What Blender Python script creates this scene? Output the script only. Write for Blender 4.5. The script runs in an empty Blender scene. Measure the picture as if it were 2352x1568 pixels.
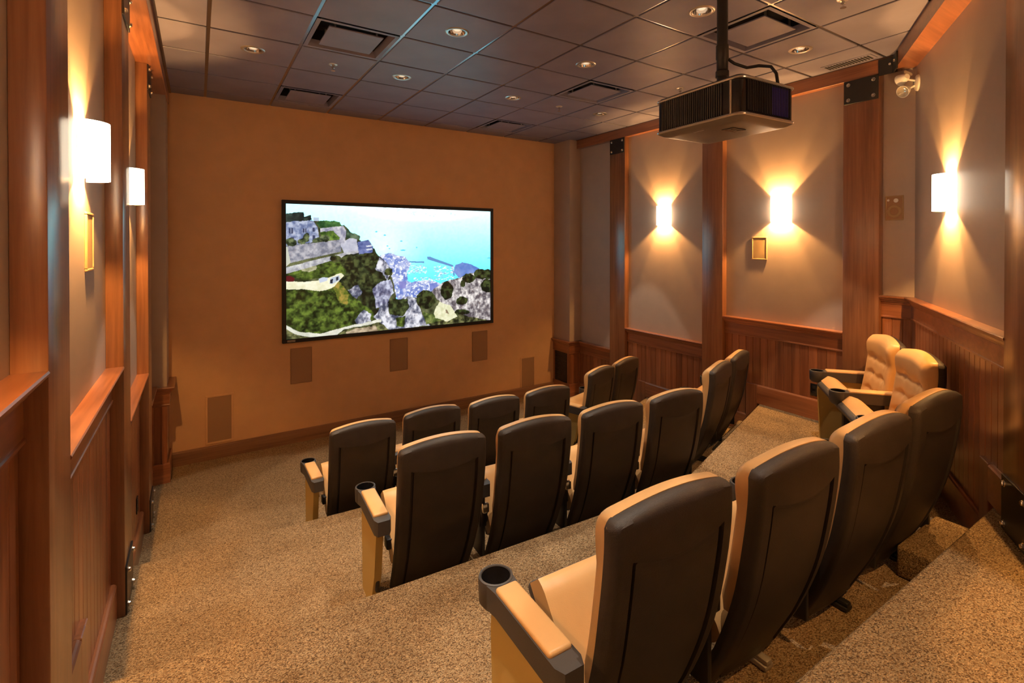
import bpy, bmesh, math, random
import numpy as np
from mathutils import Vector, Matrix

random.seed(7)
rng = np.random.default_rng(11)
scene = bpy.context.scene
COL = scene.collection
PI = math.pi

# ------------------------------------------------------------------ camera
CE = 3.87                                     # ceiling height
cam_d = bpy.data.cameras.new('camera')
cam = bpy.data.objects.new('camera', cam_d)
COL.objects.link(cam)
cam_d.sensor_width = 36.0
cam_d.lens = 36.0 * 1161.8 / 2352.0
cam_d.shift_x = (1176.0 - 1231.35) / 2352.0
cam_d.shift_y = -(784.0 - 565.72) / 2352.0
cam_d.clip_start = 0.02
yaw, pitch = 0.5889, -0.0074
fwd = Vector((math.sin(yaw) * math.cos(pitch), math.cos(yaw) * math.cos(pitch), math.sin(pitch)))
right = Vector((math.cos(yaw), -math.sin(yaw), 0))
up = right.cross(fwd)
M = Matrix((right, up, -fwd)).transposed().to_4x4()
M.translation = Vector((-0.0674, -3.7342, CE - 1.5486))
cam.matrix_world = M
scene.camera = cam

# ------------------------------------------------------------------ world, exposure
scene.view_settings.view_transform = 'Standard'
scene.view_settings.look = 'None'
scene.view_settings.exposure = 1.1
scene.view_settings.gamma = 1.0
scene.view_settings.use_curve_mapping = False
world = bpy.data.worlds.new('world')
scene.world = world
world.use_nodes = True
world.node_tree.nodes['Background'].inputs['Color'].default_value = (1.0, 0.85, 0.7, 1)
world.node_tree.nodes['Background'].inputs['Strength'].default_value = 0.3

SCONCE_W = 33.0          # bulb inside each wall sconce
SHADE_E = 5.0            # glow of the alabaster shade
CAN_W = 66.0             # each ceiling downlight
SCREEN_E = 1.1           # picture brightness
WARM = (1.0, 0.50, 0.145)
WARM_CAN = (1.0, 0.84, 0.67)

# ------------------------------------------------------------------ materials
def new_mat(name):
    m = bpy.data.materials.new(name)
    m.use_nodes = True
    nt = m.node_tree
    b = nt.nodes['Principled BSDF']
    return m, nt, b

def plain(name, col, rough=0.5, metal=0.0, spec=0.5, bump=0.0, bscale=200.0, var=0.0, vscale=6.0, coat=0.0):
    m, nt, b = new_mat(name)
    b.inputs['Base Color'].default_value = (*col, 1)
    b.inputs['Roughness'].default_value = rough
    b.inputs['Metallic'].default_value = metal
    b.inputs['Specular IOR Level'].default_value = spec
    b.inputs['Coat Weight'].default_value = coat
    tc = nt.nodes.new('ShaderNodeTexCoord')
    if var > 0:
        n = nt.nodes.new('ShaderNodeTexNoise'); n.inputs['Scale'].default_value = vscale
        n.inputs['Detail'].default_value = 6
        nt.links.new(tc.outputs['Object'], n.inputs['Vector'])
        r = nt.nodes.new('ShaderNodeValToRGB')
        r.color_ramp.elements[0].color = (*[c * (1 - var) for c in col], 1)
        r.color_ramp.elements[1].color = (*[min(1, c * (1 + var)) for c in col], 1)
        r.color_ramp.elements[0].position = 0.3; r.color_ramp.elements[1].position = 0.7
        nt.links.new(n.outputs['Fac'], r.inputs['Fac'])
        nt.links.new(r.outputs['Color'], b.inputs['Base Color'])
    if bump > 0:
        n2 = nt.nodes.new('ShaderNodeTexNoise'); n2.inputs['Scale'].default_value = bscale
        n2.inputs['Detail'].default_value = 3
        nt.links.new(tc.outputs['Object'], n2.inputs['Vector'])
        bp = nt.nodes.new('ShaderNodeBump'); bp.inputs['Strength'].default_value = bump
        bp.inputs['Distance'].default_value = 0.004
        nt.links.new(n2.outputs['Fac'], bp.inputs['Height'])
        nt.links.new(bp.outputs['Normal'], b.inputs['Normal'])
    return m

def wood(name, axis, c0, c1, rough=0.33):
    """stained wood, grain running along axis"""
    m, nt, b = new_mat(name)
    tc = nt.nodes.new('ShaderNodeTexCoord')
    oi = nt.nodes.new('ShaderNodeObjectInfo')
    add = nt.nodes.new('ShaderNodeVectorMath'); add.operation = 'ADD'
    sc = nt.nodes.new('ShaderNodeVectorMath'); sc.operation = 'SCALE'
    comb = nt.nodes.new('ShaderNodeCombineXYZ')
    for i in range(3):
        nt.links.new(oi.outputs['Random'], comb.inputs[i])
    nt.links.new(comb.outputs[0], sc.inputs[0]); sc.inputs['Scale'].default_value = 37.0
    nt.links.new(tc.outputs['Object'], add.inputs[0]); nt.links.new(sc.outputs[0], add.inputs[1])
    mp = nt.nodes.new('ShaderNodeMapping')
    s = [38.0, 38.0, 38.0]; s[axis] = 1.6
    mp.inputs['Scale'].default_value = s
    nt.links.new(add.outputs[0], mp.inputs['Vector'])
    n = nt.nodes.new('ShaderNodeTexNoise'); n.inputs['Scale'].default_value = 1.0
    n.inputs['Detail'].default_value = 7; n.inputs['Roughness'].default_value = 0.62
    n.inputs['Distortion'].default_value = 0.4
    nt.links.new(mp.outputs[0], n.inputs['Vector'])
    mp2 = nt.nodes.new('ShaderNodeMapping')
    s2 = [7.0, 7.0, 7.0]; s2[axis] = 0.5
    mp2.inputs['Scale'].default_value = s2
    nt.links.new(add.outputs[0], mp2.inputs['Vector'])
    n2 = nt.nodes.new('ShaderNodeTexNoise'); n2.inputs['Scale'].default_value = 1.0
    n2.inputs['Detail'].default_value = 3
    nt.links.new(mp2.outputs[0], n2.inputs['Vector'])
    mx = nt.nodes.new('ShaderNodeMath'); mx.operation = 'MULTIPLY_ADD'
    nt.links.new(n.outputs['Fac'], mx.inputs[0]); mx.inputs[1].default_value = 0.6
    ad2 = nt.nodes.new('ShaderNodeMath'); ad2.operation = 'MULTIPLY'
    nt.links.new(n2.outputs['Fac'], ad2.inputs[0]); ad2.inputs[1].default_value = 0.5
    nt.links.new(ad2.outputs[0], mx.inputs[2])
    r = nt.nodes.new('ShaderNodeValToRGB')
    r.color_ramp.elements[0].color = (*c0, 1); r.color_ramp.elements[0].position = 0.34
    r.color_ramp.elements[1].color = (*c1, 1); r.color_ramp.elements[1].position = 0.72
    nt.links.new(mx.outputs[0], r.inputs['Fac'])
    hsv = nt.nodes.new('ShaderNodeHueSaturation')
    mr = nt.nodes.new('ShaderNodeMapRange')
    mr.inputs['To Min'].default_value = 0.78; mr.inputs['To Max'].default_value = 1.2
    nt.links.new(oi.outputs['Random'], mr.inputs['Value'])
    nt.links.new(mr.outputs[0], hsv.inputs['Value'])
    nt.links.new(r.outputs['Color'], hsv.inputs['Color'])
    nt.links.new(hsv.outputs['Color'], b.inputs['Base Color'])
    b.inputs['Roughness'].default_value = rough
    b.inputs['Coat Weight'].default_value = 0.7
    b.inputs['Coat Roughness'].default_value = 0.30
    bp = nt.nodes.new('ShaderNodeBump'); bp.inputs['Strength'].default_value = 0.12
    bp.inputs['Distance'].default_value = 0.002
    nt.links.new(n.outputs['Fac'], bp.inputs['Height'])
    nt.links.new(bp.outputs['Normal'], b.inputs['Normal'])
    return m

def carpet_mat():
    m, nt, b = new_mat('carpet')
    tc = nt.nodes.new('ShaderNodeTexCoord')
    mp = nt.nodes.new('ShaderNodeMapping')
    mp.inputs['Scale'].default_value = (190, 270, 190)
    mp.inputs['Rotation'].default_value = (0, 0, 0.5)
    nt.links.new(tc.outputs['Object'], mp.inputs['Vector'])
    v = nt.nodes.new('ShaderNodeTexVoronoi'); v.inputs['Scale'].default_value = 1.0
    v.inputs['Randomness'].default_value = 0.85
    nt.links.new(mp.outputs[0], v.inputs['Vector'])
    sep = nt.nodes.new('ShaderNodeSeparateColor')
    nt.links.new(v.outputs['Color'], sep.inputs[0])
    r = nt.nodes.new('ShaderNodeValToRGB')
    cr = r.color_ramp
    cr.elements[0].color = (0.10, 0.062, 0.035, 1); cr.elements[0].position = 0.0
    cr.elements[1].color = (0.60, 0.41, 0.22, 1); cr.elements[1].position = 1.0
    for p, c in ((0.3, (0.26, 0.16, 0.08)), (0.55, (0.38, 0.25, 0.13)), (0.78, (0.36, 0.28, 0.17))):
        e = cr.elements.new(p); e.color = (*c, 1)
    nt.links.new(sep.outputs[0], r.inputs['Fac'])
    n = nt.nodes.new('ShaderNodeTexNoise'); n.inputs['Scale'].default_value = 2.2; n.inputs['Detail'].default_value = 4
    nt.links.new(tc.outputs['Object'], n.inputs['Vector'])
    mr = nt.nodes.new('ShaderNodeMapRange'); mr.inputs['To Min'].default_value = 0.72; mr.inputs['To Max'].default_value = 1.0
    nt.links.new(n.outputs['Fac'], mr.inputs['Value'])
    mul = nt.nodes.new('ShaderNodeVectorMath'); mul.operation = 'SCALE'
    nt.links.new(r.outputs['Color'], mul.inputs[0]); nt.links.new(mr.outputs[0], mul.inputs['Scale'])
    nt.links.new(mul.outputs[0], b.inputs['Base Color'])
    b.inputs['Roughness'].default_value = 0.95
    b.inputs['Specular IOR Level'].default_value = 0.1
    inv = nt.nodes.new('ShaderNodeMath'); inv.operation = 'SUBTRACT'; inv.inputs[0].default_value = 1.0
    nt.links.new(v.outputs['Distance'], inv.inputs[1])
    bp = nt.nodes.new('ShaderNodeBump'); bp.inputs['Strength'].default_value = 0.75
    bp.inputs['Distance'].default_value = 0.006
    nt.links.new(inv.outputs[0], bp.inputs['Height'])
    nt.links.new(bp.outputs['Normal'], b.inputs['Normal'])
    return m

def shade_mat():
    m, nt, b = new_mat('alabaster_glass')
    tc = nt.nodes.new('ShaderNodeTexCoord')
    n = nt.nodes.new('ShaderNodeTexNoise'); n.inputs['Scale'].default_value = 7; n.inputs['Detail'].default_value = 8
    n.inputs['Distortion'].default_value = 1.6
    nt.links.new(tc.outputs['Object'], n.inputs['Vector'])
    r = nt.nodes.new('ShaderNodeValToRGB')
    cr = r.color_ramp
    cr.elements[0].color = (1.0, 0.80, 0.50, 1); cr.elements[0].position = 0.0
    cr.elements[1].color = (1.0, 0.86, 0.60, 1); cr.elements[1].position = 1.0
    for p, c in ((0.485, (1.0, 0.84, 0.58)), (0.4965, (0.03, 0.014, 0.004)), (0.508, (1.0, 0.85, 0.60))):
        e = cr.elements.new(p); e.color = (*c, 1)
    nt.links.new(n.outputs['Fac'], r.inputs['Fac'])
    # veins show only in places
    n2 = nt.nodes.new('ShaderNodeTexNoise'); n2.inputs['Scale'].default_value = 5.0
    nt.links.new(tc.outputs['Object'], n2.inputs['Vector'])
    mr = nt.nodes.new('ShaderNodeMapRange'); mr.inputs['From Min'].default_value = 0.55; mr.inputs['From Max'].default_value = 0.66
    nt.links.new(n2.outputs['Fac'], mr.inputs['Value'])
    mix = nt.nodes.new('ShaderNodeMix'); mix.data_type = 'RGBA'
    nt.links.new(mr.outputs[0], mix.inputs[0])
    mix.inputs[6].default_value = (1.0, 0.86, 0.64, 1)
    nt.links.new(r.outputs['Color'], mix.inputs[7])
    nt.links.new(mix.outputs[2], b.inputs['Emission Color'])
    b.inputs['Emission Strength'].default_value = SHADE_E
    b.inputs['Base Color'].default_value = (0.8, 0.72, 0.6, 1)
    return m

def emis(name, col, strength):
    m, nt, b = new_mat(name)
    b.inputs['Base Color'].default_value = (*col, 1)
    b.inputs['Emission Color'].default_value = (*col, 1)
    b.inputs['Emission Strength'].default_value = strength
    return m

MT = {}
MT['wall_side'] = plain('taupe_paint', (0.45, 0.355, 0.29), 0.55, spec=0.35, bump=0.12, bscale=260, var=0.03)
MT['wall_front'] = plain('ochre_paint', (0.68, 0.41, 0.21), 0.8, spec=0.2, bump=0.25, bscale=180, var=0.04)
MT['wall_gold'] = plain('gold_paint', (0.42, 0.27, 0.10), 0.6, spec=0.3, bump=0.12, bscale=220, var=0.03)
WC0, WC1 = (0.135, 0.044, 0.018), (0.40, 0.150, 0.062)
MT['wood_z'] = wood('stained_wood_upright', 2, WC0, WC1, 0.30)
MT['wood_y'] = wood('stained_wood_along', 1, WC0, WC1, 0.34)
MT['wood_x'] = wood('stained_wood_across', 0, WC0, WC1, 0.34)
MT['oak_x'] = wood('baseboard_wood_across', 0, (0.13, 0.055, 0.025), (0.33, 0.17, 0.085), 0.5)
MT['post'] = wood('post_wood', 2, (0.14, 0.054, 0.023), (0.34, 0.148, 0.066), 0.27)
MT['carpet'] = carpet_mat()
MT['tile'] = plain('ceiling_tile', (0.19, 0.18, 0.25), 0.45, spec=0.45, bump=0.10, bscale=400, var=0.12, vscale=3)
MT['tee'] = plain('black_tee', (0.30, 0.29, 0.31), 0.22, metal=0.95, spec=0.8)
MT['void'] = plain('plenum_black', (0.012, 0.010, 0.010), 0.9)
MT['black'] = plain('black_metal', (0.018, 0.016, 0.016), 0.38, spec=0.5, bump=0.15, bscale=500)
MT['blackgloss'] = plain('black_gloss', (0.012, 0.011, 0.012), 0.2, spec=0.6)
MT['chrome'] = plain('bright_metal', (0.75, 0.72, 0.68), 0.22, metal=1.0)
MT['shell'] = plain('black_brown_plastic', (0.036, 0.027, 0.021), 0.50, spec=0.4, bump=0.35, bscale=420, var=0.18, vscale=9)
MT['leather'] = plain('tan_leather', (0.62, 0.36, 0.145), 0.42, spec=0.4, bump=0.10, bscale=350, var=0.05, vscale=8)
MT['mustard'] = plain('mustard_panel', (0.46, 0.33, 0.11), 0.55, spec=0.3, bump=0.08, bscale=300)
MT['armplastic'] = plain('charcoal_plastic', (0.055, 0.050, 0.048), 0.45, spec=0.5, bump=0.2, bscale=500)
MT['greyfoot'] = plain('grey_cast_metal', (0.42, 0.38, 0.33), 0.45, metal=0.5)
MT['frame'] = plain('screen_frame', (0.010, 0.010, 0.014), 0.6)
MT['grille'] = plain('ochre_grille', (0.36, 0.21, 0.11), 0.8, bump=0.4, bscale=600)
MT['grille_gold'] = plain('tan_grille', (0.40, 0.27, 0.13), 0.7, bump=0.3, bscale=600)
MT['offwhite'] = plain('off_white_plastic', (0.82, 0.80, 0.76), 0.4)
MT['shade'] = shade_mat()
MT['silver'] = plain('silver_trim', (0.62, 0.58, 0.52), 0.32, metal=0.85)
MT['can'] = plain('reflector', (0.62, 0.58, 0.55), 0.12, metal=1.0)
MT['bulb'] = emis('frosted_bulb', (1.0, 0.80, 0.55), 0.35)
MT['lens'] = plain('lamp_lens', (0.75, 0.72, 0.62), 0.12, metal=0.6)
MT['pgrey'] = plain('projector_base', (0.16, 0.135, 0.11), 0.38, spec=0.5, bump=0.08, bscale=600)
MT['vent_glow'] = emis('projector_lamp_spill', (0.045, 0.02, 0.30), 0.10)

# ------------------------------------------------------------------ mesh helpers
class MB:
    def __init__(s): s.v = []; s.f = []
    def raw(s, vs, fs, mat=None):
        o = len(s.v)
        s.v += [tuple(mat @ Vector(p)) if mat else tuple(p) for p in vs]
        s.f += [tuple(i + o for i in f) for f in fs]
        return s
    def box(s, x0, x1, y0, y1, z0, z1, bev=0.0, seg=2, mat=None):
        bm = bmesh.new()
        bmesh.ops.create_cube(bm, size=1)
        for v in bm.verts:
            v.co = Vector((x0 + (v.co.x + .5) * (x1 - x0), y0 + (v.co.y + .5) * (y1 - y0), z0 + (v.co.z + .5) * (z1 - z0)))
        if bev > 0:
            bmesh.ops.bevel(bm, geom=bm.edges[:], offset=bev, segments=seg, affect='EDGES', profile=0.5)
        s.bm(bm, mat); return s
    def bm(s, bm, mat=None):
        bm.verts.index_update()
        s.raw([v.co.copy() for v in bm.verts], [[v.index for v in f.verts] for f in bm.faces], mat)
        bm.free()
    def lathe(s, prof, n=24, mat=None, a0=0.0, a1=2 * PI, axis='z'):
        full = abs(a1 - a0 - 2 * PI) < 1e-6
        cols = n if full else n + 1
        vs, fs = [], []
        for i in range(cols):
            a = a0 + (a1 - a0) * i / n
            for r, z in prof:
                vs.append((r * math.cos(a), r * math.sin(a), z))
        k = len(prof)
        for i in range(n):
            j = (i + 1) % cols
            for q in range(k - 1):
                fs.append((i * k + q, j * k + q, j * k + q + 1, i * k + q + 1))
        return s.raw(vs, fs, mat)
    def tube(s, pts, r, n=10, mat=None):
        P = [Vector(p) for p in pts]
        vs, fs = [], []
        prev = None
        for i, p in enumerate(P):
            t = (P[min(i + 1, len(P) - 1)] - P[max(i - 1, 0)]).normalized()
            a = Vector((0, 0, 1)) if abs(t.z) < .95 else Vector((1, 0, 0))
            if prev is not None: a = prev
            u = (a - t * a.dot(t)).normalized(); prev = u
            w = t.cross(u)
            rr = r[i] if isinstance(r, (list, tuple)) else r
            for k in range(n):
                an = 2 * PI * k / n
                vs.append(p + (u * math.cos(an) + w * math.sin(an)) * rr)
        for i in range(len(P) - 1):
            for k in range(n):
                fs.append((i * n + k, i * n + (k + 1) % n, (i + 1) * n + (k + 1) % n, (i + 1) * n + k))
        fs.append(tuple(range(n))[::-1]); fs.append(tuple((len(P) - 1) * n + k for k in range(n)))
        return s.raw(vs, fs, mat)
    def prism(s, poly, z0, z1, mat=None):
        n = len(poly)
        vs = [(x, y, z0) for x, y in poly] + [(x, y, z1) for x, y in poly]
        fs = [tuple(range(n))[::-1], tuple(range(n, 2 * n))]
        fs += [(i, (i + 1) % n, n + (i + 1) % n, n + i) for i in range(n)]
        return s.raw(vs, fs, mat)
    def sweep(s, prof, p0, p1, out, e0=0.0, e1=0.0):
        """profile [(out, z)] swept from p0 to p1; e0/e1 lengthen the ends by out*e (mitre)"""
        p0 = Vector(p0); p1 = Vector(p1); out = Vector(out).normalized()
        d = (p1 - p0).normalized()
        n = len(prof)
        vs = [p0 + out * o + Vector((0, 0, z)) - d * (e0 * o) for o, z in prof]
        vs += [p1 + out * o + Vector((0, 0, z)) + d * (e1 * o) for o, z in prof]
        fs = [tuple(range(n)), tuple(range(n, 2 * n))[::-1]]
        fs += [(i, n + i, n + (i + 1) % n, (i + 1) % n) for i in range(n)]
        return s.raw(vs, fs)
    def mesh(s, name, smooth=True, ang=35):
        me = bpy.data.meshes.new(name)
        me.from_pydata([tuple(v) for v in s.v], [], s.f)
        bm = bmesh.new(); bm.from_mesh(me)
        bmesh.ops.recalc_face_normals(bm, faces=bm.faces[:])
        bm.to_mesh(me); bm.free()
        if smooth:
            me.shade_smooth()
            me.set_sharp_from_angle(angle=math.radians(ang))
        me.update()
        return me
    def build(s, name, mat, parent=None, smooth=True, ang=35):
        return link(name, s.mesh(name, smooth, ang), mat, parent)

def link(name, me, mat, parent=None):
    if mat is not None and not me.materials: me.materials.append(MT[mat])
    o = bpy.data.objects.new(name, me)
    COL.objects.link(o)
    if parent: o.parent = parent
    return o

def tag(o, label, cat, group=None):
    o['label'] = label; o['category'] = cat
    if group: o['group'] = group
    return o

def thing(name, label, cat, loc=(0, 0, 0), rz=0.0, group=None):
    o = bpy.data.objects.new(name, None)
    COL.objects.link(o)
    o.empty_display_size = 0.1
    o.location = loc; o.rotation_euler = (0, 0, rz)
    return tag(o, label, cat, group)

def struct(o, label=None):
    o['kind'] = 'structure'
    if label: o['label'] = label
    return o

def aimed(pos, axis_z):
    """matrix with local z along axis_z"""
    z = Vector(axis_z).normalized()
    m = z.to_track_quat('Z', 'Y').to_matrix().to_4x4()
    m.translation = Vector(pos)
    return m

# ------------------------------------------------------------------ room dimensions
YW = 2.72                                     # screen wall
XL, XR = -0.475, 4.79                         # painted side walls
XPL, XPR = -0.40, 4.72                        # faces of the posts
YB = -4.7                                     # wall behind the camera
DA = math.radians(31.5)                       # angled rear wall
DD = Vector((-math.cos(DA), -math.sin(DA), 0))     # along it, away from the right wall
DN = Vector((-math.sin(DA), math.cos(DA), 0))      # into the room
DP = Vector((XR, -2.02, 0))
DLEN = (DP.y - YB) / math.sin(DA)
XBK = XR - DLEN * math.cos(DA)
T2, T3, T4 = 0.32, 0.655, 0.98
BEAM_Z = 3.745

def dpt(t, off=0.0, z=0.0):
    p = DP + DD * t + DN * off
    return Vector((p.x, p.y, z))

# ------------------------------------------------------------------ shell of the room
wall_front = struct(MB().box(XL - .15, XR + .15, YW, YW + .15, -.1, CE + .3).build('wall_front', 'wall_front', smooth=False), 'ochre painted wall behind the screen')
wall_left = struct(MB().box(XL - .15, XL, YB, YW, -.1, CE + .3).build('wall_left', 'wall_side', smooth=False), 'taupe painted wall with wooden posts beside the aisle')
wall_right = struct(MB().box(XR, XR + .15, -2.02, YW, -.1, CE + .3).build('wall_right', 'wall_side', smooth=False), 'taupe painted wall with wooden posts and two sconces')
mb = MB()
a, b_ = dpt(0), dpt(DLEN)
mb.prism([(a.x, a.y), (b_.x, b_.y), (b_.x - DN.x * .15, b_.y - DN.y * .15), (a.x - DN.x * .15 + .15, a.y - DN.y * .15)], -.1, CE + .3)
wall_diag = struct(mb.build('wall_back_right', 'wall_side', smooth=False), 'taupe painted angled wall behind the last row')
wall_back = struct(MB().box(XL - .15, XBK + .2, YB - .15, YB, -.1, CE + .3).build('wall_back', 'wall_side', smooth=False), 'plain wall at the back of the room')

floor = struct(MB().box(XL, XR, YB, YW, -.1, 0).build('floor', 'carpet', smooth=False), 'brown flecked carpet floor below the screen')

def tier(edge, z0, z1, name):
    """carpeted platform from its front edge to the back of the room, rounded nosing"""
    poly = list(edge) + [(XR, DP.y)] + [(b_.x, b_.y), (XL, YB)]
    bm = bmesh.new()
    lo = [bm.verts.new((x, y, z0)) for x, y in poly]
    hi = [bm.verts.new((x, y, z1)) for x, y in poly]
    bm.faces.new(lo[::-1]); bm.faces.new(hi)
    n = len(poly)
    for i in range(n):
        bm.faces.new((lo[i], lo[(i + 1) % n], hi[(i + 1) % n], hi[i]))
    bm.edges.ensure_lookup_table()
    fe = [e for e in bm.edges if all(v in hi[:len(edge)] for v in e.verts)]
    bmesh.ops.bevel(bm, geom=fe, offset=.018, segments=3, affect='EDGES', profile=.5)
    m = MB(); m.bm(bm)
    return m.build(name, 'carpet', floor, ang=50)

E2 = [(XL, .26), (.9, .17), (2.85, .12), (XR, .93)]
E3 = [(XL, -1.23), (.63, -1.325), (1.94, -1.385), (2.70, -1.415), (XR, -.65)]
t4d = (DP.y + 2.89) / math.sin(DA)
E4 = [(XL, -2.89), (dpt(t4d).x, -2.89)]
def tier4():
    poly = E4 + [(b_.x, b_.y), (XL, YB)]
    bm = bmesh.new()
    lo = [bm.verts.new((x, y, T3)) for x, y in poly]
    hi = [bm.verts.new((x, y, T4)) for x, y in poly]
    bm.faces.new(lo[::-1]); bm.faces.new(hi)
    for i in range(4): bm.faces.new((lo[i], lo[(i + 1) % 4], hi[(i + 1) % 4], hi[i]))
    fe = [e for e in bm.edges if all(v in hi[:2] for v in e.verts)]
    bmesh.ops.bevel(bm, geom=fe, offset=.018, segments=3, affect='EDGES', profile=.5)
    m = MB(); m.bm(bm)
    return m.build('riser_platform', 'carpet', floor, ang=50)
tier(E2, 0, T2, 'riser_platform')
tier(E3, T2, T3, 'riser_platform')
tier4()

# ceiling: slab above, each tile and each tee a child
ceiling = struct(MB().box(XL, XR, YB, YW, CE + .16, CE + .3).build('ceiling', 'void', smooth=False), 'dark suspended ceiling of square tiles')
TG = 0.6096
CXL, CXR = -.315, 4.72
GAP = 0.012
CANS = [(0, 1), (2, -1), (2, 1), (4, -1), (4, 1), (6, 1), (4, -3), (6, -3), (0, -1), (2, -3), (0, -3), (0, -5), (2, -5)]
DIFF = [(1, 0), (1, 3), (5, 0), (5, 3), (5, -3), (1, -3)]
SPR = [(1, 1), (5, 1), (5, -4), (6, -1)]

def tile_mesh(w, d, hole=0.0):
    hw, hd = w / 2 - GAP, d / 2 - GAP
    m = MB()
    if hole <= 0:
        m.box(-hw, hw, -hd, hd, 0, .018, .003, 1)
    else:
        n = 32
        inn, outr = [], []
        for i in range(n):
            a = 2 * PI * (i + .5) / n
            c, s = math.cos(a), math.sin(a)
            k = min(hw / abs(c), hd / abs(s))
            inn.append((hole * c, hole * s)); outr.append((k * c, k * s))
        corners = {}
        vs = [(x, y, 0) for x, y in inn] + [(x, y, 0) for x, y in outr] + [(x, y, .018) for x, y in outr]
        fs = []
        cv = []
        for i in range(n):
            j = (i + 1) % n
            # corner between i and j?
            xi, yi = outr[i]; xj, yj = outr[j]
            if abs(abs(xi) - hw) < 1e-6 and abs(abs(yj) - hd) < 1e-6 and abs(abs(xj) - hw) > 1e-6 or \
               abs(abs(yi) - hd) < 1e-6 and abs(abs(xj) - hw) < 1e-6 and abs(abs(xi) - hw) > 1e-6:
                cx = math.copysign(hw, xi); cy = math.copysign(hd, yi)
                vs.append((cx, cy, 0)); q = len(vs) - 1
                vs.append((cx, cy, .018))
                fs.append((i, j, n + j, q, n + i))
                fs.append((n + i, q, q + 1, 2 * n + i)); fs.append((q, n + j, 2 * n + j, q + 1))
            else:
                fs.append((i, j, n + j, n + i))
                fs.append((n + i, n + j, 2 * n + j, 2 * n + i))
        m.raw(vs, fs)
    return m.mesh('ceiling_tile', ang=20)

tile_cache = {}
def put_tile(i, j):
    x0, x1 = max(i * TG, CXL), min((i + 1) * TG, CXR)
    y0, y1 = max(j * TG, YB), min((j + 1) * TG, YW)
    if x1 - x0 < .05 or y1 - y0 < .05: return
    w, d = round(x1 - x0, 4), round(y1 - y0, 4)
    hole = .062 if (i, j) in CANS else 0.0
    k = (w, d, hole)
    if k not in tile_cache: tile_cache[k] = tile_mesh(w, d, hole)
    o = link('ceiling_tile', tile_cache[k], 'tile', ceiling)
    o.location = ((x0 + x1) / 2, (y0 + y1) / 2, CE)
for i in range(-1, 8):
    for j in range(-8, 5):
        if (i, j) in DIFF: continue
        if i * TG > dpt((DP.y - (j + 1) * TG) / math.sin(DA)).x + .3 and (j + 1) * TG < DP.y: continue
        put_tile(i, j)
for i in range(0, 8):
    MB().box(i * TG - .013, i * TG + .013, YB, YW, CE + .006, CE + .03).build('ceiling_tee', 'tee', ceiling, smooth=False)
for j in range(-7, 5):
    MB().box(CXL, CXR, j * TG - .012, j * TG + .012, CE + .0065, CE + .03).build('ceiling_tee', 'tee', ceiling, smooth=False)
MB().box(CXL - .002, CXL + .022, YB, YW, CE - .004, CE + .02).build('edge_angle', 'tee', ceiling, smooth=False)
MB().box(CXR - .022, CXR + .002, -1.9, YW, CE - .004, CE + .02).build('edge_angle', 'tee', ceiling, smooth=False)

# perimeter beams
struct(MB().box(XL, CXL, YB, YW, BEAM_Z, CE, .004, 1).build('trim_1', 'wood_y'), 'stained wooden beam along the aisle-side wall under the ceiling')
struct(MB().box(CXR, XR, -1.93, YW, BEAM_Z, CE, .004, 1).build('trim_2', 'wood_y'), 'stained wooden beam along the two-sconce wall under the ceiling')
mb = MB()
bo = .145
p0, p1, p2, p3 = dpt(-.02, bo), dpt(DLEN, bo), dpt(DLEN), dpt(.0)
mb.prism([(p0.x, p0.y), (p1.x, p1.y), (p2.x, p2.y), (p3.x, p3.y)], BEAM_Z, CE)
dbeam = struct(mb.build('trim_3', 'wood_x', smooth=False), 'stained wooden beam along the angled rear wall under the ceiling')
# black steel corner bracket joining the two beams
mb = MB()
mb.box(CXR - .012, CXR, -1.92, -1.78, BEAM_Z - .02, CE - .01, .002, 1)
q0, q1 = dpt(.0, bo + .012), dpt(.13, bo + .012)
q2, q3 = dpt(.13, bo), dpt(.0, bo)
mb.prism([(q0.x, q0.y), (q1.x, q1.y), (q2.x, q2.y), (q3.x, q3.y)], BEAM_Z - .02, CE - .01)
br = mb.build('corner_bracket', 'black', dbeam)
for p, ax in (((CXR - .013, -1.87, BEAM_Z + .055), (-1, 0, 0)), (tuple(dpt(.085, bo + .013, BEAM_Z + .055)), tuple(DN))):
    MB().lathe([(0, .012), (.01, .012), (.013, .004), (.013, 0)], 8, aimed(p, ax)).build('bolt', 'chrome', br)

# ------------------------------------------------------------------ wooden posts with steel plates
def post(label, origin, along, out, w, z0, z1, dep=.075, top_plate=True, base_plate=True, bolts=True):
    """origin = near end of the post on the wall plane; local x along wall, y out of wall"""
    rz = math.atan2(along[1], along[0])
    t = thing('wooden_post', label, 'post', (origin[0], origin[1], z0), 0, 'wooden wall posts')
    A = Vector((along[0], along[1], 0)).normalized(); O = Vector((out[0], out[1], 0)).normalized()
    R4 = Matrix((A, O, Vector((0, 0, 1)))).transposed().to_4x4()
    MB().box(0, w, 0, dep, 0, z1 - z0, .004, 2, R4).build('shaft', 'post', t)
    plates = []
    if top_plate: plates.append((z1 - z0 - .205, z1 - z0 - .002))
    if base_plate: plates.append((.004, .26))
    for a0, a1 in plates:
        pl = MB().box(.008, w - .008, dep - .002, dep + .008, a0, a1, .002, 1, R4).build('steel_plate', 'black', t)
        for bx in (.045, w - .045):
            for bz in (a0 + .035, a1 - .035):
                mm = R4 @ aimed((bx, dep + .008, bz), (0, 1, 0))
                MB().lathe([(0, .014), (.009, .014), (.012, .010), (.012, .003), (.017, .003), (.017, 0)], 8, mm).build('bolt', 'chrome', pl)
    return t

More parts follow.
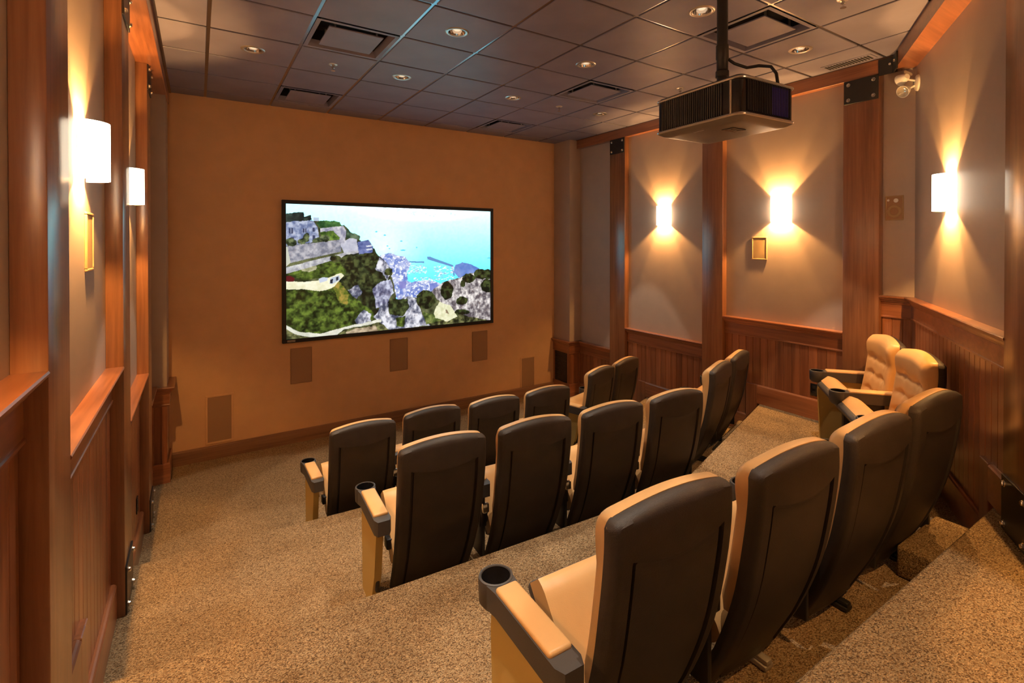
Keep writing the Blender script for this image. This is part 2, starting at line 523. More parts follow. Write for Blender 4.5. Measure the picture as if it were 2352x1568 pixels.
LP = [(-1.894, .27, T3, 'stained wooden post on the aisle-side wall, on the third carpeted tier'),
      (-.271, .309, T2, 'stained wooden post between the two sconces of the aisle-side wall'),
      (1.331, .312, 0, 'stained wooden post beside the front corner on the aisle-side wall')]
for y, w, z, lab in LP: post(lab, (XL, y), (0, 1), (1, 0), w, z, BEAM_Z)
RP = [(1.273, .30, 0, 'stained wooden post with black top plate nearest the screen, opposite the aisle'),
      (-.255, .27, T2, 'stained wooden post between the two sconces opposite the aisle'),
      (-1.79, .29, T3, 'stained wooden post with large black top plate before the angled wall')]
for y, w, z, lab in RP: post(lab, (XR, y), (0, 1), (-1, 0), w, z, BEAM_Z)
post('stained wooden post on the angled rear wall with a black base plate', dpt(1.96), tuple(DD), tuple(DN), .29, T4, BEAM_Z)
post('stained wooden post on the angled wall behind the viewer', dpt(3.9), tuple(DD), tuple(DN), .29, T4, BEAM_Z)

# ------------------------------------------------------------------ wainscot
CAP = [(0, 0), (.075, 0), (.078, -.006), (.076, -.014), (.066, -.018), (.064, -.028), (.052, -.034), (.048, -.046),
       (.036, -.052), (.034, -.064), (.026, -.070), (0, -.070)]
RAIL = [(0, 0), (.026, 0), (.026, -.098), (.030, -.102), (.030, -.112), (.022, -.116), (0, -.116)]
BBH = .19
BBP = [(0, 0), (.040, 0), (.040, BBH - .012), (.034, BBH - .004), (.026, BBH), (0, BBH)]

def wainscot(wall, p0, p1, out, zc, z_lo, woodk='wood_y', planks=True, e0=0, e1=0, pw=.082):
    p0 = Vector((p0[0], p0[1], 0)); p1 = Vector((p1[0], p1[1], 0)); out = Vector((out[0], out[1], 0)).normalized()
    d = (p1 - p0); L = d.length; d.normalize()
    MB().sweep([(o, z + zc) for o, z in CAP], p0, p1, out, e0, e1).build('chair_rail', woodk, wall, ang=25)
    MB().sweep([(o, z + zc - .070) for o, z in RAIL], p0, p1, out, e0, e1).build('frieze_board', woodk, wall, ang=25)
    if planks:
        n = max(1, round(L / pw)); w = L / n
        top = zc - .18
        R4 = Matrix((d, out, Vector((0, 0, 1)))).transposed().to_4x4()
        m = MB()
        bm = bmesh.new()
        prof = [(0, 0), (0, .010), (.004, .016), (w - .004, .016), (w, .010), (w, 0)]
        k = len(prof)
        vs = [(x, y, 0) for x, y in prof] + [(x, y, top - z_lo) for x, y in prof]
        fs = [tuple(range(k)), tuple(range(k, 2 * k))] + [(i, (i + 1) % k, k + (i + 1) % k, k + i) for i in range(k)]
        bm.free()
        m.raw(vs, fs, R4)
        me = m.mesh('wainscot_plank', smooth=False)
        for i in range(n):
            o = link('wainscot_plank', me, 'wood_z', wall)
            o.location = p0 + d * (w * i) + Vector((0, 0, z_lo))

def baseb(wall, p0, p1, out, z, woodk='wood_y', e0=0, e1=0, h=BBH):
    s = h / BBH
    MB().sweep([(o, zz * s + z) for o, zz in BBP], (p0[0], p0[1], 0), (p1[0], p1[1], 0), (out[0], out[1], 0), e0, e1).build('baseboard', woodk, wall, ang=25)

def basev(wall, p, along, out, w, z0, z1):
    """upright run of baseboard beside a riser"""
    A = Vector((along[0], along[1], 0)).normalized(); O = Vector((out[0], out[1], 0)).normalized()
    R4 = Matrix((A, O, Vector((0, 0, 1)))).transposed().to_4x4(); R4.translation = Vector((p[0], p[1], 0))
    MB().box(0, w, 0, .040, z0, z1, .004, 1, R4).build('baseboard', 'wood_z', wall)

RO = (-1, 0); LO = (1, 0)
# right wall, from the screen to the angled wall
wainscot(wall_right, (XR, 2.31), (XR, 1.573), RO, .83, 0)
wainscot(wall_right, (XR, 1.273), (XR, .015), RO, 1.17, 0)
wainscot(wall_right, (XR, -.255), (XR, -1.50), RO, 1.52, T2)
wainscot(wall_right, (XR, -1.79), (XR, -2.02), RO, 1.875, T3, e1=-.28)
baseb(wall_right, (XR, 2.31), (XR, 1.573), RO, 0)
baseb(wall_right, (XR, 1.273), (XR, .93), RO, 0)
basev(wall_right, (XR, .93), (0, 1), RO, .13, BBH, T2 + BBH)
baseb(wall_right, (XR, .93), (XR, .015), RO, T2)
baseb(wall_right, (XR, -.255), (XR, -.52), RO, T2)
basev(wall_right, (XR, -.65), (0, 1), RO, .13, T2, T3 + BBH)
baseb(wall_right, (XR, -.65), (XR, -1.50), RO, T3)
baseb(wall_right, (XR, -1.79), (XR, -2.02), RO, T3, e1=-.28)
# angled wall
wainscot(wall_diag, dpt(0), dpt(1.96), DN, 1.875, T3, 'wood_x', e0=-.28)
wainscot(wall_diag, dpt(2.25), dpt(3.9), DN, 1.875, T4, 'wood_x')
baseb(wall_diag, dpt(0), dpt(t4d - .12), DN, T3, 'wood_x', e0=-.28)
basev(wall_diag, dpt(t4d - .12), DD, DN, .12, T3, T4 + BBH)
baseb(wall_diag, dpt(t4d), dpt(1.96), DN, T4, 'wood_x')
baseb(wall_diag, dpt(2.25), dpt(3.9), DN, T4, 'wood_x')
# left wall
wainscot(wall_left, (XL, 1.643), (XL, 2.33), LO, .94, 0)
wainscot(wall_left, (XL, .038), (XL, 1.331), LO, 1.28, 0)
wainscot(wall_left, (XL, -1.624), (XL, -.271), LO, 1.66, T2)
wainscot(wall_left, (XL, -3.4), (XL, -1.894), LO, 1.98, T3)
baseb(wall_left, (XL, 1.643), (XL, 2.33), LO, 0)
baseb(wall_left, (XL, .39), (XL, 1.331), LO, 0)
basev(wall_left, (XL, .39), (0, -1), LO, .13, 0, T2 + BBH)
baseb(wall_left, (XL, .038), (XL, .26), LO, T2)
baseb(wall_left, (XL, -1.10), (XL, -.271), LO, T2)
basev(wall_left, (XL, -1.10), (0, -1), LO, .13, T2, T3 + BBH)
baseb(wall_left, (XL, -1.624), (XL, -1.23), LO, T3)
baseb(wall_left, (XL, -2.86), (XL, -1.894), LO, T3)
# screen wall
baseb(wall_front, (-.32, YW), (4.585, YW), (0, -1), 0, 'oak_x', h=.14)

# corner pilasters either side of the screen wall
PXL, PXR, PY = -.325, 4.585, 2.32
MB().box(XL, PXL, PY, YW, .8, CE).build('pilaster', 'wall_side', wall_left, smooth=False)
MB().box(PXR, XR, PY, YW, .7, CE).build('pilaster', 'wall_side', wall_right, smooth=False)
def pil_base(wall, x0, x1, zc, sgn):
    lo, hi = min(x0, x1), max(x0, x1)
    MB().box(lo, hi, PY, YW, 0, zc - .06).build('pilaster_base', 'wood_z', wall, smooth=False)
    # two-faced cap and boards
    for prof, z in ((CAP, zc), (RAIL, zc - .07)):
        MB().sweep([(o * .8, zz + z) for o, zz in prof], (x1, PY, 0), (x1, YW, 0), (sgn, 0, 0), 1, 0).build('chair_rail', 'wood_y', wall, ang=25)
        MB().sweep([(o * .8, zz + z) for o, zz in prof], (x0, PY, 0), (x1, PY, 0), (0, -1, 0), 0, 1).build('chair_rail', 'wood_x', wall, ang=25)
    MB().sweep([(o * .6, zz) for o, zz in BBP], (x0, PY, 0), (x1, PY, 0), (0, -1, 0), 0, 1).build('baseboard', 'wood_x', wall, ang=25)
    MB().sweep([(o * .6, zz) for o, zz in BBP], (x1, PY, 0), (x1, YW, 0), (sgn, 0, 0), 1, 0).build('baseboard', 'wood_y', wall, ang=25)
    # stiles on the near face
    for xa in (lo, hi - .045):
        MB().box(xa, xa + .045, PY - .014, PY, BBH, zc - .18, .002, 1).build('stile', 'wood_z', wall)
pil_base(wall_left, XL, PXL, .93, 1)
pil_base(wall_right, XR, PXR, .83, -1)
for y0, y1 in ((PY, PY + .05), (YW - .04, YW)):
    MB().box(PXR - .014, PXR, y0, y1, BBH, .65, .002, 1).build('stile', 'wood_z', wall_right)

# black vent grille let into the pilaster base
t = thing('floor_vent_grille', 'tall black grille let into the wooden corner base by the screen wall', 'grille', (PXR, 2.535, .2))
MB().box(-.008, .012, -.15, .15, -.012, .57, .002, 1).build('frame', 'blackgloss', t)
me = MB().box(-.013, -.004, -.145, .145, 0, .010).mesh('slat', smooth=False)
for k in range(26):
    o = link('slat', me, 'black', t); o.location = (0, 0, .005 + k * .0212); o.rotation_euler = (0, .5, 0)

# ------------------------------------------------------------------ carpeted half steps
edge = Vector((XR - 2.70, -.65 + 1.415, 0)).normalized()
eo = Vector((-edge.y, edge.x, 0))
def step_block(label, base, along, out, L, D, z0, h):
    t = thing('carpet_step', label, 'step', (base[0], base[1], z0), 0, 'carpeted half steps')
    A = Vector(along); O = Vector(out)
    R4 = Matrix((A, O, Vector((0, 0, 1)))).transposed().to_4x4()
    MB().box(0, L, 0, D, 0, h, .016, 3, R4).build('tread', 'carpet', t, ang=50)
s0 = Vector((2.70, -1.415, 0)) + edge * 1.50
step_block('carpeted half step against the riser by the two-sconce wall', s0 + eo * .002, edge, eo, .60, .175, T2, .155)
step_block('carpeted half step at the end of the last straight row of chairs', (2.83, -2.888), (1, 0, 0), (0, 1, 0), .50, .25, T3, .155)

# ------------------------------------------------------------------ projection screen
SX0, SX1, SZ0, SZ1 = .728, 3.474, 1.165, 2.812
scr = thing('projection_screen', 'wide framed screen showing a sea and cliff landscape on the ochre wall', 'screen', ((SX0 + SX1) / 2, YW, (SZ0 + SZ1) / 2))
hw, hh = (SX1 - SX0) / 2, (SZ1 - SZ0) / 2
FB = .042
mb = MB()
for a0, a1, c0, c1 in ((-hw, hw, hh - FB, hh), (-hw, hw, -hh, -hh + FB), (-hw, -hw + FB, -hh + FB, hh - FB), (hw - FB, hw, -hh + FB, hh - FB)):
    mb.box(a0, a1, -.045, -.001, c0, c1, .003, 1)
mb.build('screen_frame', 'frame', scr)
# tiny maker's mark on the lower frame corner, two lines of fine print
mb = MB()
mb.box(-hw + .05, -hw + .135, -.0465, -.045, -hh + .024, -hh + .030); mb.box(-hw + .05, -hw + .135, -.0465, -.045, -hh + .012, -hh + .017)
mb.build('fine_print', 'silver', scr, smooth=False)

def picture(NX=560, NY=332):
    # corner points of the picture in the working frame
    src = np.array([(118, 118), (2160, 200), (2160, 1290), (122, 1450)], float)
    dst = np.array([(0, 0), (1, 0), (1, 1), (0, 1)], float)
    A = []
    for (x, y), (u, v) in zip(src, dst):
        A.append([x, y, 1, 0, 0, 0, -u * x, -u * y, -u]); A.append([0, 0, 0, x, y, 1, -v * x, -v * y, -v])
    H = np.linalg.svd(np.array(A))[2][-1].reshape(3, 3)
    def cv(pts):
        p = np.c_[np.array(pts, float), np.ones(len(pts))] @ H.T
        return p[:, :2] / p[:, 2:]
    U, V = np.meshgrid((np.arange(NX) + .5) / NX, (np.arange(NY) + .5) / NY)
    def noise(sx, sy, oct=4, seed=0):
        r = np.random.default_rng(seed); out = np.zeros_like(U); amp = 1; tot = 0
        for o in range(oct):
            gx, gy = int(sx * 2 ** o) + 2, int(sy * 2 ** o) + 2
            g = r.random((gy + 1, gx + 1))
            x = U * (gx - 1); y = V * (gy - 1)
            xi = x.astype(int); yi = y.astype(int); fx = x - xi; fy = y - yi
            fx = fx * fx * (3 - 2 * fx); fy = fy * fy * (3 - 2 * fy)
            out += amp * ((g[yi, xi] * (1 - fx) + g[yi, xi + 1] * fx) * (1 - fy) + (g[yi + 1, xi] * (1 - fx) + g[yi + 1, xi + 1] * fx) * fy)
            tot += amp; amp *= .62
        return out / tot
    n1 = noise(26, 15, 4, 1); n2 = noise(60, 36, 3, 2); n3 = noise(9, 6, 5, 3); n4 = noise(110, 66, 2, 4); n5 = noise(70, 22, 3, 9)
    du = (noise(30, 18, 3, 5) - .5) * .018; dv = (noise(30, 18, 3, 6) - .5) * .03
    def inside(pts, warp=1.0):
        P = cv(pts); x = U + du * warp; y = V + dv * warp
        m = np.zeros(U.shape, bool); n = len(P)
        for i in range(n):
            x0, y0 = P[i]; x1, y1 = P[(i + 1) % n]
            if y0 == y1: continue
            c = ((y0 > y) != (y1 > y)) & (x < (x1 - x0) * (y - y0) / (y1 - y0) + x0)
            m ^= c
        return m
    def ell(cx, cy, rx, ry, warp=1.0):
        k = 14
        return inside([(cx + rx * math.cos(2 * PI * i / k), cy + ry * math.sin(2 * PI * i / k)) for i in range(k)], warp)
    def c(*a): return np.array(a, float) / 255
    img = np.zeros((NY, NX, 3))
    # water: pale at the top, turquoise further down
    g = np.clip(V / .62, 0, 1)[..., None]
    img[:] = c(176, 238, 246) * (1 - g) + c(70, 196, 232) * g
    lg = np.clip(1 - np.hypot((U - .42) / .22, (V - .33) / .34), 0, 1)[..., None]
    img = img * (1 - .65 * lg) + c(196, 240, 196) * .65 * lg
    tl = np.clip(1 - np.hypot(U / .35, V / .25), 0, 1)[..., None]
    img = img * (1 - .6 * tl) + c(150, 225, 235) * .6 * tl
    tr = np.clip(1 - np.hypot((U - .6) / .35, V / .12), 0, 1)[..., None]
    img = img * (1 - tr) + c(255, 255, 255) * tr
    img *= (1 + (n4 - .5) * .10)[..., None]
    def blend(mask, lo, hi, n, gain=1.6):
        t = np.clip((n - .5) * gain + .5, 0, 1)[..., None]
        img[mask] = (c(*lo) * (1 - t) + c(*hi) * t)[mask]
    def flat(mask, col): img[mask] = c(*col)
    # ships
    for x, y, w in ((1010, 398, 12), (1093, 433, 14), (1258, 493, 14), (1120, 540, 10), (1140, 566, 8), (1412, 557, 8), (1275, 583, 28), (2145, 668, 20)):
        flat(ell(x, y, w, 7, 0), (70, 150, 190))
    sea = img.copy()
    # town and harbour
    town = inside([(1020, 640), (1150, 615), (1300, 655), (1365, 715), (1330, 800), (1310, 885), (1370, 900), (1470, 885), (1600, 895), (1700, 940), (1680, 1060), (1500, 1130), (1250, 1080), (1130, 1000), (1170, 850), (1080, 700)])
    blend(town, (112, 134, 208), (205, 212, 244), n2, 2.6)
    blend(town & (n4 > .62), (225, 232, 252), (255, 255, 255), n2)
    blend(inside([(1230, 890), (1310, 890), (1300, 960), (1245, 965)], .3), (130, 130, 200), (150, 150, 215), n2)
    blend(inside([(1540, 920), (1620, 905), (1625, 980), (1550, 990)], .3), (110, 125, 200), (150, 160, 225), n2)
    for pts in ([(1340, 690), (1490, 696), (1490, 712), (1340, 704)], [(1515, 650), (1545, 648), (1785, 738), (1775, 756), (1520, 676)], [(1775, 750), (1800, 840), (1785, 842), (1762, 756)]):
        flat(inside(pts, .2), (105, 150, 205))
    r = np.random.default_rng(5)
    for (x0, x1, y0, y1, k) in ((1330, 1510, 735, 815, 70), (1590, 1790, 745, 885, 110), (1390, 1570, 855, 905, 50)):
        for _ in range(k):
            x, y = r.uniform(x0, x1), r.uniform(y0, y1)
            flat(inside([(x - 9, y - 3), (x + 9, y - 5), (x + 9, y + 1), (x - 9, y + 3)], 0), [(255, 255, 255), (235, 245, 255), (150, 180, 215)][r.integers(3)])
    blend(inside([(1785, 800), (1800, 735), (1870, 708), (1960, 728), (2040, 770), (2080, 830), (1830, 860)], .5), (92, 128, 205), (150, 170, 225), n1, 2)
    # ground under everything on shore
    blend(inside([(110, 300), (420, 290), (680, 330), (850, 480), (1040, 640), (1170, 850), (1200, 1060), (1420, 1060), (1640, 960), (1900, 830), (2170, 780), (2170, 1310), (110, 1470)]), (34, 40, 22), (120, 124, 84), n1, 2)
    # dark wooded cliff
    blend(inside([(840, 480), (995, 560), (1040, 640), (1100, 700), (1175, 810), (1140, 900), (1110, 1000), (1160, 1120), (1000, 1290), (850, 1250), (740, 1020), (560, 900), (500, 690), (690, 610)]), (16, 22, 14), (66, 76, 44), n2, 2.6)
    def rocks(pts, lo=(70, 74, 96), hi=(238, 238, 246)):
        m = inside(pts); blend(m, lo, hi, n1 * .35 + n5 * .35 + n2 * .3, 4.5)
    rocks([(1040, 650), (1100, 700), (1170, 800), (1120, 890), (1060, 800), (1000, 760)])
    rocks([(975, 960), (1060, 900), (1150, 880), (1180, 1000), (1110, 1130), (1000, 1160)], (80, 80, 110), (210, 214, 235))
    rocks([(725, 965), (830, 925), (862, 990), (800, 1095)])
    # slopes of scrub
    def scrub(pts, lo=(18, 28, 10), hi=(112, 134, 52), n=None): blend(inside(pts), lo, hi, n2 * .65 + n1 * .35 if n is None else n, 2.6)
    scrub([(118, 770), (420, 690), (690, 640), (720, 810), (560, 840), (300, 870), (118, 830)])
    blend(ell(330, 745, 90, 42), (150, 150, 110), (208, 205, 170), n2, 2)
    scrub([(118, 955), (300, 965), (450, 985), (580, 930), (740, 990), (860, 1110), (960, 1160), (1010, 1260), (700, 1330), (450, 1400), (250, 1380), (118, 1300)])
    blend(inside([(570, 930), (650, 890), (730, 1000), (720, 1120), (640, 1100)]), (80, 100, 30), (176, 150, 70), n2, 2)
    scrub([(118, 1330), (420, 1430), (1060, 1290), (2160, 1230), (2160, 1300), (122, 1460)], (26, 30, 16), (150, 150, 96))
    # foreground rocks
    rocks([(1150, 1120), (1290, 1040), (1420, 1075), (1480, 1250), (1545, 1330), (1150, 1370), (985, 1250), (1060, 1110)])
    rocks([(800, 1260), (880, 1165), (965, 1205), (955, 1280), (820, 1310)])
    rocks([(1560, 1000), (1680, 900), (1880, 850), (2040, 800), (2165, 780), (2165, 1300), (1960, 1260), (1700, 1180)], (92, 84, 90), (246, 240, 236))
    scrub([(1130, 1130), (1190, 1060), (1320, 1060), (1330, 1150), (1270, 1230), (1130, 1220)], (14, 22, 12), (92, 104, 58))
    scrub([(1200, 1250), (1290, 1230), (1290, 1340), (1210, 1340)])
    scrub([(1470, 1190), (1580, 1230), (1660, 1290), (1500, 1320)], (52, 70, 28), (150, 160, 90))
    # pale clearing and path
    blend(inside([(1580, 1215), (1640, 1100), (1750, 1140), (1830, 1250), (1720, 1300), (1600, 1260)], .6), (214, 214, 170), (250, 248, 216), n2)
    blend(inside([(1700, 1170), (1720, 1190), (1735, 1225), (1700, 1215)], .4), (110, 90, 70), (190, 170, 140), n2)
    # trees on the right
    for x, y, rx, ry in ((1508, 1075, 100, 88), (1716, 985, 62, 95), (1940, 870, 70, 45), (2060, 830, 70, 50), (2130, 830, 50, 55), (2120, 950, 60, 70), (1885, 925, 26, 36), (1870, 1205, 80, 30), (1870, 1090, 60, 40)):
        blend(ell(x, y, rx, ry), (12, 18, 10), (72, 84, 44), n2, 2.8)
    # winding roads
    blend(inside([(110, 875), (300, 885), (450, 880), (660, 800), (690, 830), (650, 880), (560, 955), (450, 985), (300, 962), (110, 955)], .5), (232, 228, 188), (255, 252, 224), n2)
    blend(inside([(110, 1300), (250, 1372), (450, 1400), (700, 1330), (1060, 1265), (1060, 1292), (680, 1360), (600, 1425), (420, 1435), (230, 1405), (110, 1340)], .4), (205, 206, 190), (244, 243, 226), n2)
    blend(inside([(705, 1390), (820, 1345), (1000, 1330), (1030, 1380), (900, 1400), (720, 1410)], .6), (120, 104, 80), (210, 190, 160), n2, 2)
    flat(inside([(120, 828), (160, 825), (206, 850), (195, 882), (120, 884)], .1), (96, 22, 30))
    flat(inside([(440, 860), (480, 842), (530, 848), (525, 875), (450, 900)], .1), (206, 214, 230))
    flat(inside([(545, 905), (560, 850), (640, 825), (655, 868), (570, 912)], .1), (190, 200, 215))
    flat(inside([(552, 868), (580, 858), (580, 900), (555, 905)], .1), (40, 44, 56)); flat(inside([(610, 845), (634, 838), (636, 870), (612, 880)], .1), (52, 56, 70))
    # fortress, terraces and walls at the upper left
    blend(inside([(110, 745), (500, 650), (830, 565), (835, 605), (500, 700), (110, 810)], .3), (150, 150, 160), (226, 226, 224), n2)
    blend(inside([(640, 515), (760, 455), (815, 465), (830, 580), (690, 605)], .3), (176, 178, 196), (214, 214, 226), n2)
    blend(inside([(110, 540), (650, 475), (660, 590), (165, 700), (110, 720)], .2), (120, 122, 138), (196, 194, 200), n2, 2.2)
    flat(inside([(110, 545), (135, 545), (165, 695), (110, 750)], .2), (206, 208, 190))
    blend(inside([(110, 290), (380, 285), (432, 355), (445, 475), (360, 505), (110, 535)], .25), (104, 118, 158), (190, 198, 220), n2, 2.4)
    for x0, x1, y0, y1 in ((148, 190, 358, 412), (285, 318, 362, 402), (380, 400, 358, 395), (160, 200, 450, 478), (380, 405, 432, 485)):
        flat(inside([(x0, y0), (x1, y0), (x1, y1), (x0, y1)], 0), (64, 70, 100))
    for x in (150, 287):
        flat(inside([(x + 16, 360), (x + 20, 360), (x + 20, 410), (x + 16, 410)], 0), (190, 200, 225))
    scrub([(110, 292), (118, 215), (200, 205), (290, 210), (300, 255), (360, 240), (362, 290), (250, 300)], (14, 20, 22), (60, 76, 66))
    blend(inside([(385, 255), (445, 255), (440, 292), (390, 292)], .1), (170, 190, 215), (210, 225, 240), n2)
    scrub([(418, 300), (500, 288), (650, 300), (675, 345), (560, 358), (455, 360)], (30, 66, 34), (86, 134, 70))
    blend(inside([(455, 362), (680, 340), (712, 390), (700, 505), (650, 505), (560, 400), (455, 400)], .2), (136, 136, 160), (220, 218, 222), n2, 2)
    scrub([(448, 405), (580, 395), (640, 450), (640, 478), (480, 490)], (46, 74, 26), (130, 160, 66))
    for x, y, rx, ry in ((170, 500, 55, 42), (275, 490, 42, 34), (320, 450, 34, 50), (420, 480, 40, 26), (500, 465, 50, 34)):
        blend(ell(x, y, rx, ry), (24, 36, 22), (120, 132, 90), n2, 2.5)
    scrub([(705, 380), (790, 405), (850, 440), (850, 480), (720, 460)], (36, 60, 44), (120, 140, 110))
    blend(inside([(825, 500), (930, 478), (980, 545), (970, 605), (835, 620)], .2), (70, 84, 140), (140, 150, 200), n2, 1.5)
    for y in (545, 578): flat(inside([(905, y - 10), (965, y - 18), (972, y - 4), (915, y + 6)], .1), (214, 218, 232))
    for x, y, rx, ry in ((740, 690, 90, 80), (900, 670, 70, 60), (990, 660, 50, 50), (600, 660, 60, 40), (760, 860, 80, 80), (930, 880, 90, 80), (820, 760, 60, 50), (1130, 800, 45, 40)):
        blend(ell(x, y, rx, ry), (18, 24, 14), (86, 94, 52), n2, 2.8)
    img = np.clip(img, 0, 1)
    lin = np.where(img <= .04045, img / 12.92, ((img + .055) / 1.055) ** 2.4)
    land = (np.abs(img - sea).max(-1) > 1e-6)[..., None]
    return lin * np.where(land, .44, 1.0)

lin = picture()
NY_, NX_ = lin.shape[:2]
pw_, ph_ = hw - FB - .001, hh - FB - .001
xs = np.linspace(-pw_, pw_, NX_); zs = np.linspace(ph_, -ph_, NY_)
XX, ZZ = np.meshgrid(xs, zs)
co = np.stack([XX, np.full_like(XX, -.028), ZZ], -1).reshape(-1, 3)
idx = np.arange(NX_ * NY_).reshape(NY_, NX_)
quads = np.stack([idx[1:, :-1], idx[1:, 1:], idx[:-1, 1:], idx[:-1, :-1]], -1).reshape(-1, 4)
me = bpy.data.meshes.new('picture')
me.vertices.add(len(co)); me.vertices.foreach_set('co', co.ravel())
me.loops.add(quads.size); me.loops.foreach_set('vertex_index', quads.ravel())
me.polygons.add(len(quads))
me.polygons.foreach_set('loop_start', np.arange(0, quads.size, 4))
me.polygons.foreach_set('loop_total', np.full(len(quads), 4))
me.update(calc_edges=True); me.validate()
at = me.color_attributes.new('pic', 'FLOAT_COLOR', 'POINT')
at.data.foreach_set('color', np.concatenate([lin.reshape(-1, 3), np.ones((len(co), 1))], 1).astype(np.float32).ravel())
m, nt, b = new_mat('screen_picture')
an = nt.nodes.new('ShaderNodeAttribute'); an.attribute_name = 'pic'
b.inputs['Base Color'].default_value = (0.02, 0.02, 0.02, 1)
b.inputs['Roughness'].default_value = 0.8
nt.links.new(an.outputs['Color'], b.inputs['Emission Color'])
b.inputs['Emission Strength'].default_value = SCREEN_E
MT['picture'] = m
link('picture', me, 'picture', scr)

# ------------------------------------------------------------------ in-wall speakers
def wall_speaker(label, pos, along, out, w, h, frame_mat, grille_mat, fw=.014, group=None, cone=False):
    t = thing('wall_speaker', label, 'speaker', tuple(pos), 0, group)
    A = Vector((along[0], along[1], 0)); O = Vector((out[0], out[1], 0))
    R4 = Matrix((A, O, Vector((0, 0, 1)))).transposed().to_4x4()
    mb = MB()
    for a0, a1, c0, c1 in ((-w / 2, w / 2, h - fw, h), (-w / 2, w / 2, 0, fw), (-w / 2, -w / 2 + fw, fw, h - fw), (w / 2 - fw, w / 2, fw, h - fw)):
        mb.box(a0, a1, -.001, .010, c0, c1, .003, 1, R4)
    mb.build('frame', frame_mat, t)
    MB().box(-w / 2 + fw, w / 2 - fw, -.001, .006, fw, h - fw, .001, 1, R4).build('grille', grille_mat, t)
    if cone:
        MB().lathe([(.030, .0), (.033, .004), (.050, .004), (.054, 0)], 28, R4 @ aimed((0, .006, h * .36), (0, 1, 0))).build('woofer_ring', 'grille_gold', t)
        MB().lathe([(0, .003), (.016, .003), (.018, 0)], 20, R4 @ aimed((-.012, .006, h * .80), (0, 1, 0))).build('tweeter', 'offwhite', t)
        MB().lathe([(0, .003), (.009, .003), (.010, 0)], 12, R4 @ aimed((.045, .006, h * .82), (0, 1, 0))).build('control_knob', 'offwhite', t)
    return t
FO = (0, -1)
g = 'grilles set into the screen wall'
wall_speaker('low ochre framed grille on the screen wall beside the aisle', (.118, YW, .155), (-1, 0), FO, .262, .525, 'wall_front', 'grille', .022, g)
wall_speaker('ochre speaker grille under the aisle end of the screen', (.932, YW, .68), (-1, 0), FO, .232, .412, 'grille', 'grille', .006, g)
wall_speaker('ochre speaker grille under the middle of the screen', (2.096, YW, .66), (-1, 0), FO, .236, .418, 'grille', 'grille', .006, g)
wall_speaker('ochre speaker grille under the screen end away from the aisle', (3.274, YW, .635), (-1, 0), FO, .242, .424, 'grille', 'grille', .006, g)
wall_speaker('low ochre framed grille on the screen wall near the black vent', (4.09, YW, .085), (-1, 0), FO, .268, .51, 'wall_front', 'grille', .022, g)
wall_speaker('small framed speaker below the sconce on the wall with the black-plated posts', (XR, -.65, 2.145), (0, 1), RO, .17, .235, 'grille_gold', 'grille_gold', .012)
wall_speaker('small framed speaker below the first sconce on the aisle-side wall', (XL, -.76, 2.195), (0, -1), LO, .17, .26, 'grille_gold', 'grille_gold', .012)
wall_speaker('speaker with visible round woofer in the corner by the angled wall', (XR, -1.875, 2.51), (0, 1), RO, .135, .205, 'grille_gold', 'grille', .010, None, True)

# ------------------------------------------------------------------ sconces
def sconce(label, pos, along, out):
    t = thing('wall_sconce', label, 'sconce', tuple(pos), 0, 'alabaster wall sconces')
    A = Vector((along[0], along[1], 0)).normalized(); O = Vector((out[0], out[1], 0)).normalized()
    R4 = Matrix((A, O, Vector((0, 0, 1)))).transposed().to_4x4()
    H = .24
    prof = [(.090, 0), (.090, H), (.085, H), (.085, 0), (.090, 0)]
    m = MB(); m.lathe(prof, 28, R4 @ Matrix.Translation((0, .010, 0)), 0.0, PI)
    m.build('shade', 'shade', t)
    MB().box(-.05, .05, 0, .008, .05, H - .05, .002, 1, R4).build('back_plate', 'silver', t)
    MB().lathe([(0, .075), (.006, .07), (.010, .055), (.010, .03), (.007, .012), (.007, 0)], 14, R4 @ Matrix.Translation((0, .030, .075))).build('bulb', 'shade', t)
    for lz in (.055, H - .078):              # two lamps, one near each opening
        ld = bpy.data.lights.new('sconce_lamp', 'POINT')
        ld.energy = SCONCE_W; ld.color = WARM; ld.shadow_soft_size = .008
        lo = bpy.data.objects.new('sconce_lamp', ld); COL.objects.link(lo); lo.parent = t
        lo.location = R4 @ Vector((0, .045, lz))
    return t
sconce('glowing alabaster sconce on the two-sconce wall nearer the screen', (XR, .643, 2.54), (0, 1), RO)
sconce('glowing alabaster sconce above the small framed speaker, opposite the aisle', (XR, -.88, 2.535), (0, 1), RO)
sconce('glowing alabaster sconce on the aisle-side wall nearer the screen', (XL, .685, 2.585), (0, -1), LO)
sconce('glowing alabaster sconce above the speaker on the aisle-side wall', (XL, -.947, 2.58), (0, -1), LO)
sconce('glowing alabaster sconce on the angled rear wall', dpt(.90, 0, 2.53), tuple(DD), tuple(DN))
sconce('glowing alabaster sconce on the angled wall behind the viewer', dpt(3.05, 0, 2.515), tuple(DD), tuple(DN))
sconce('glowing alabaster sconce on the aisle-side wall behind the third-tier post', (XL, -2.75, 2.55), (0, -1), LO)

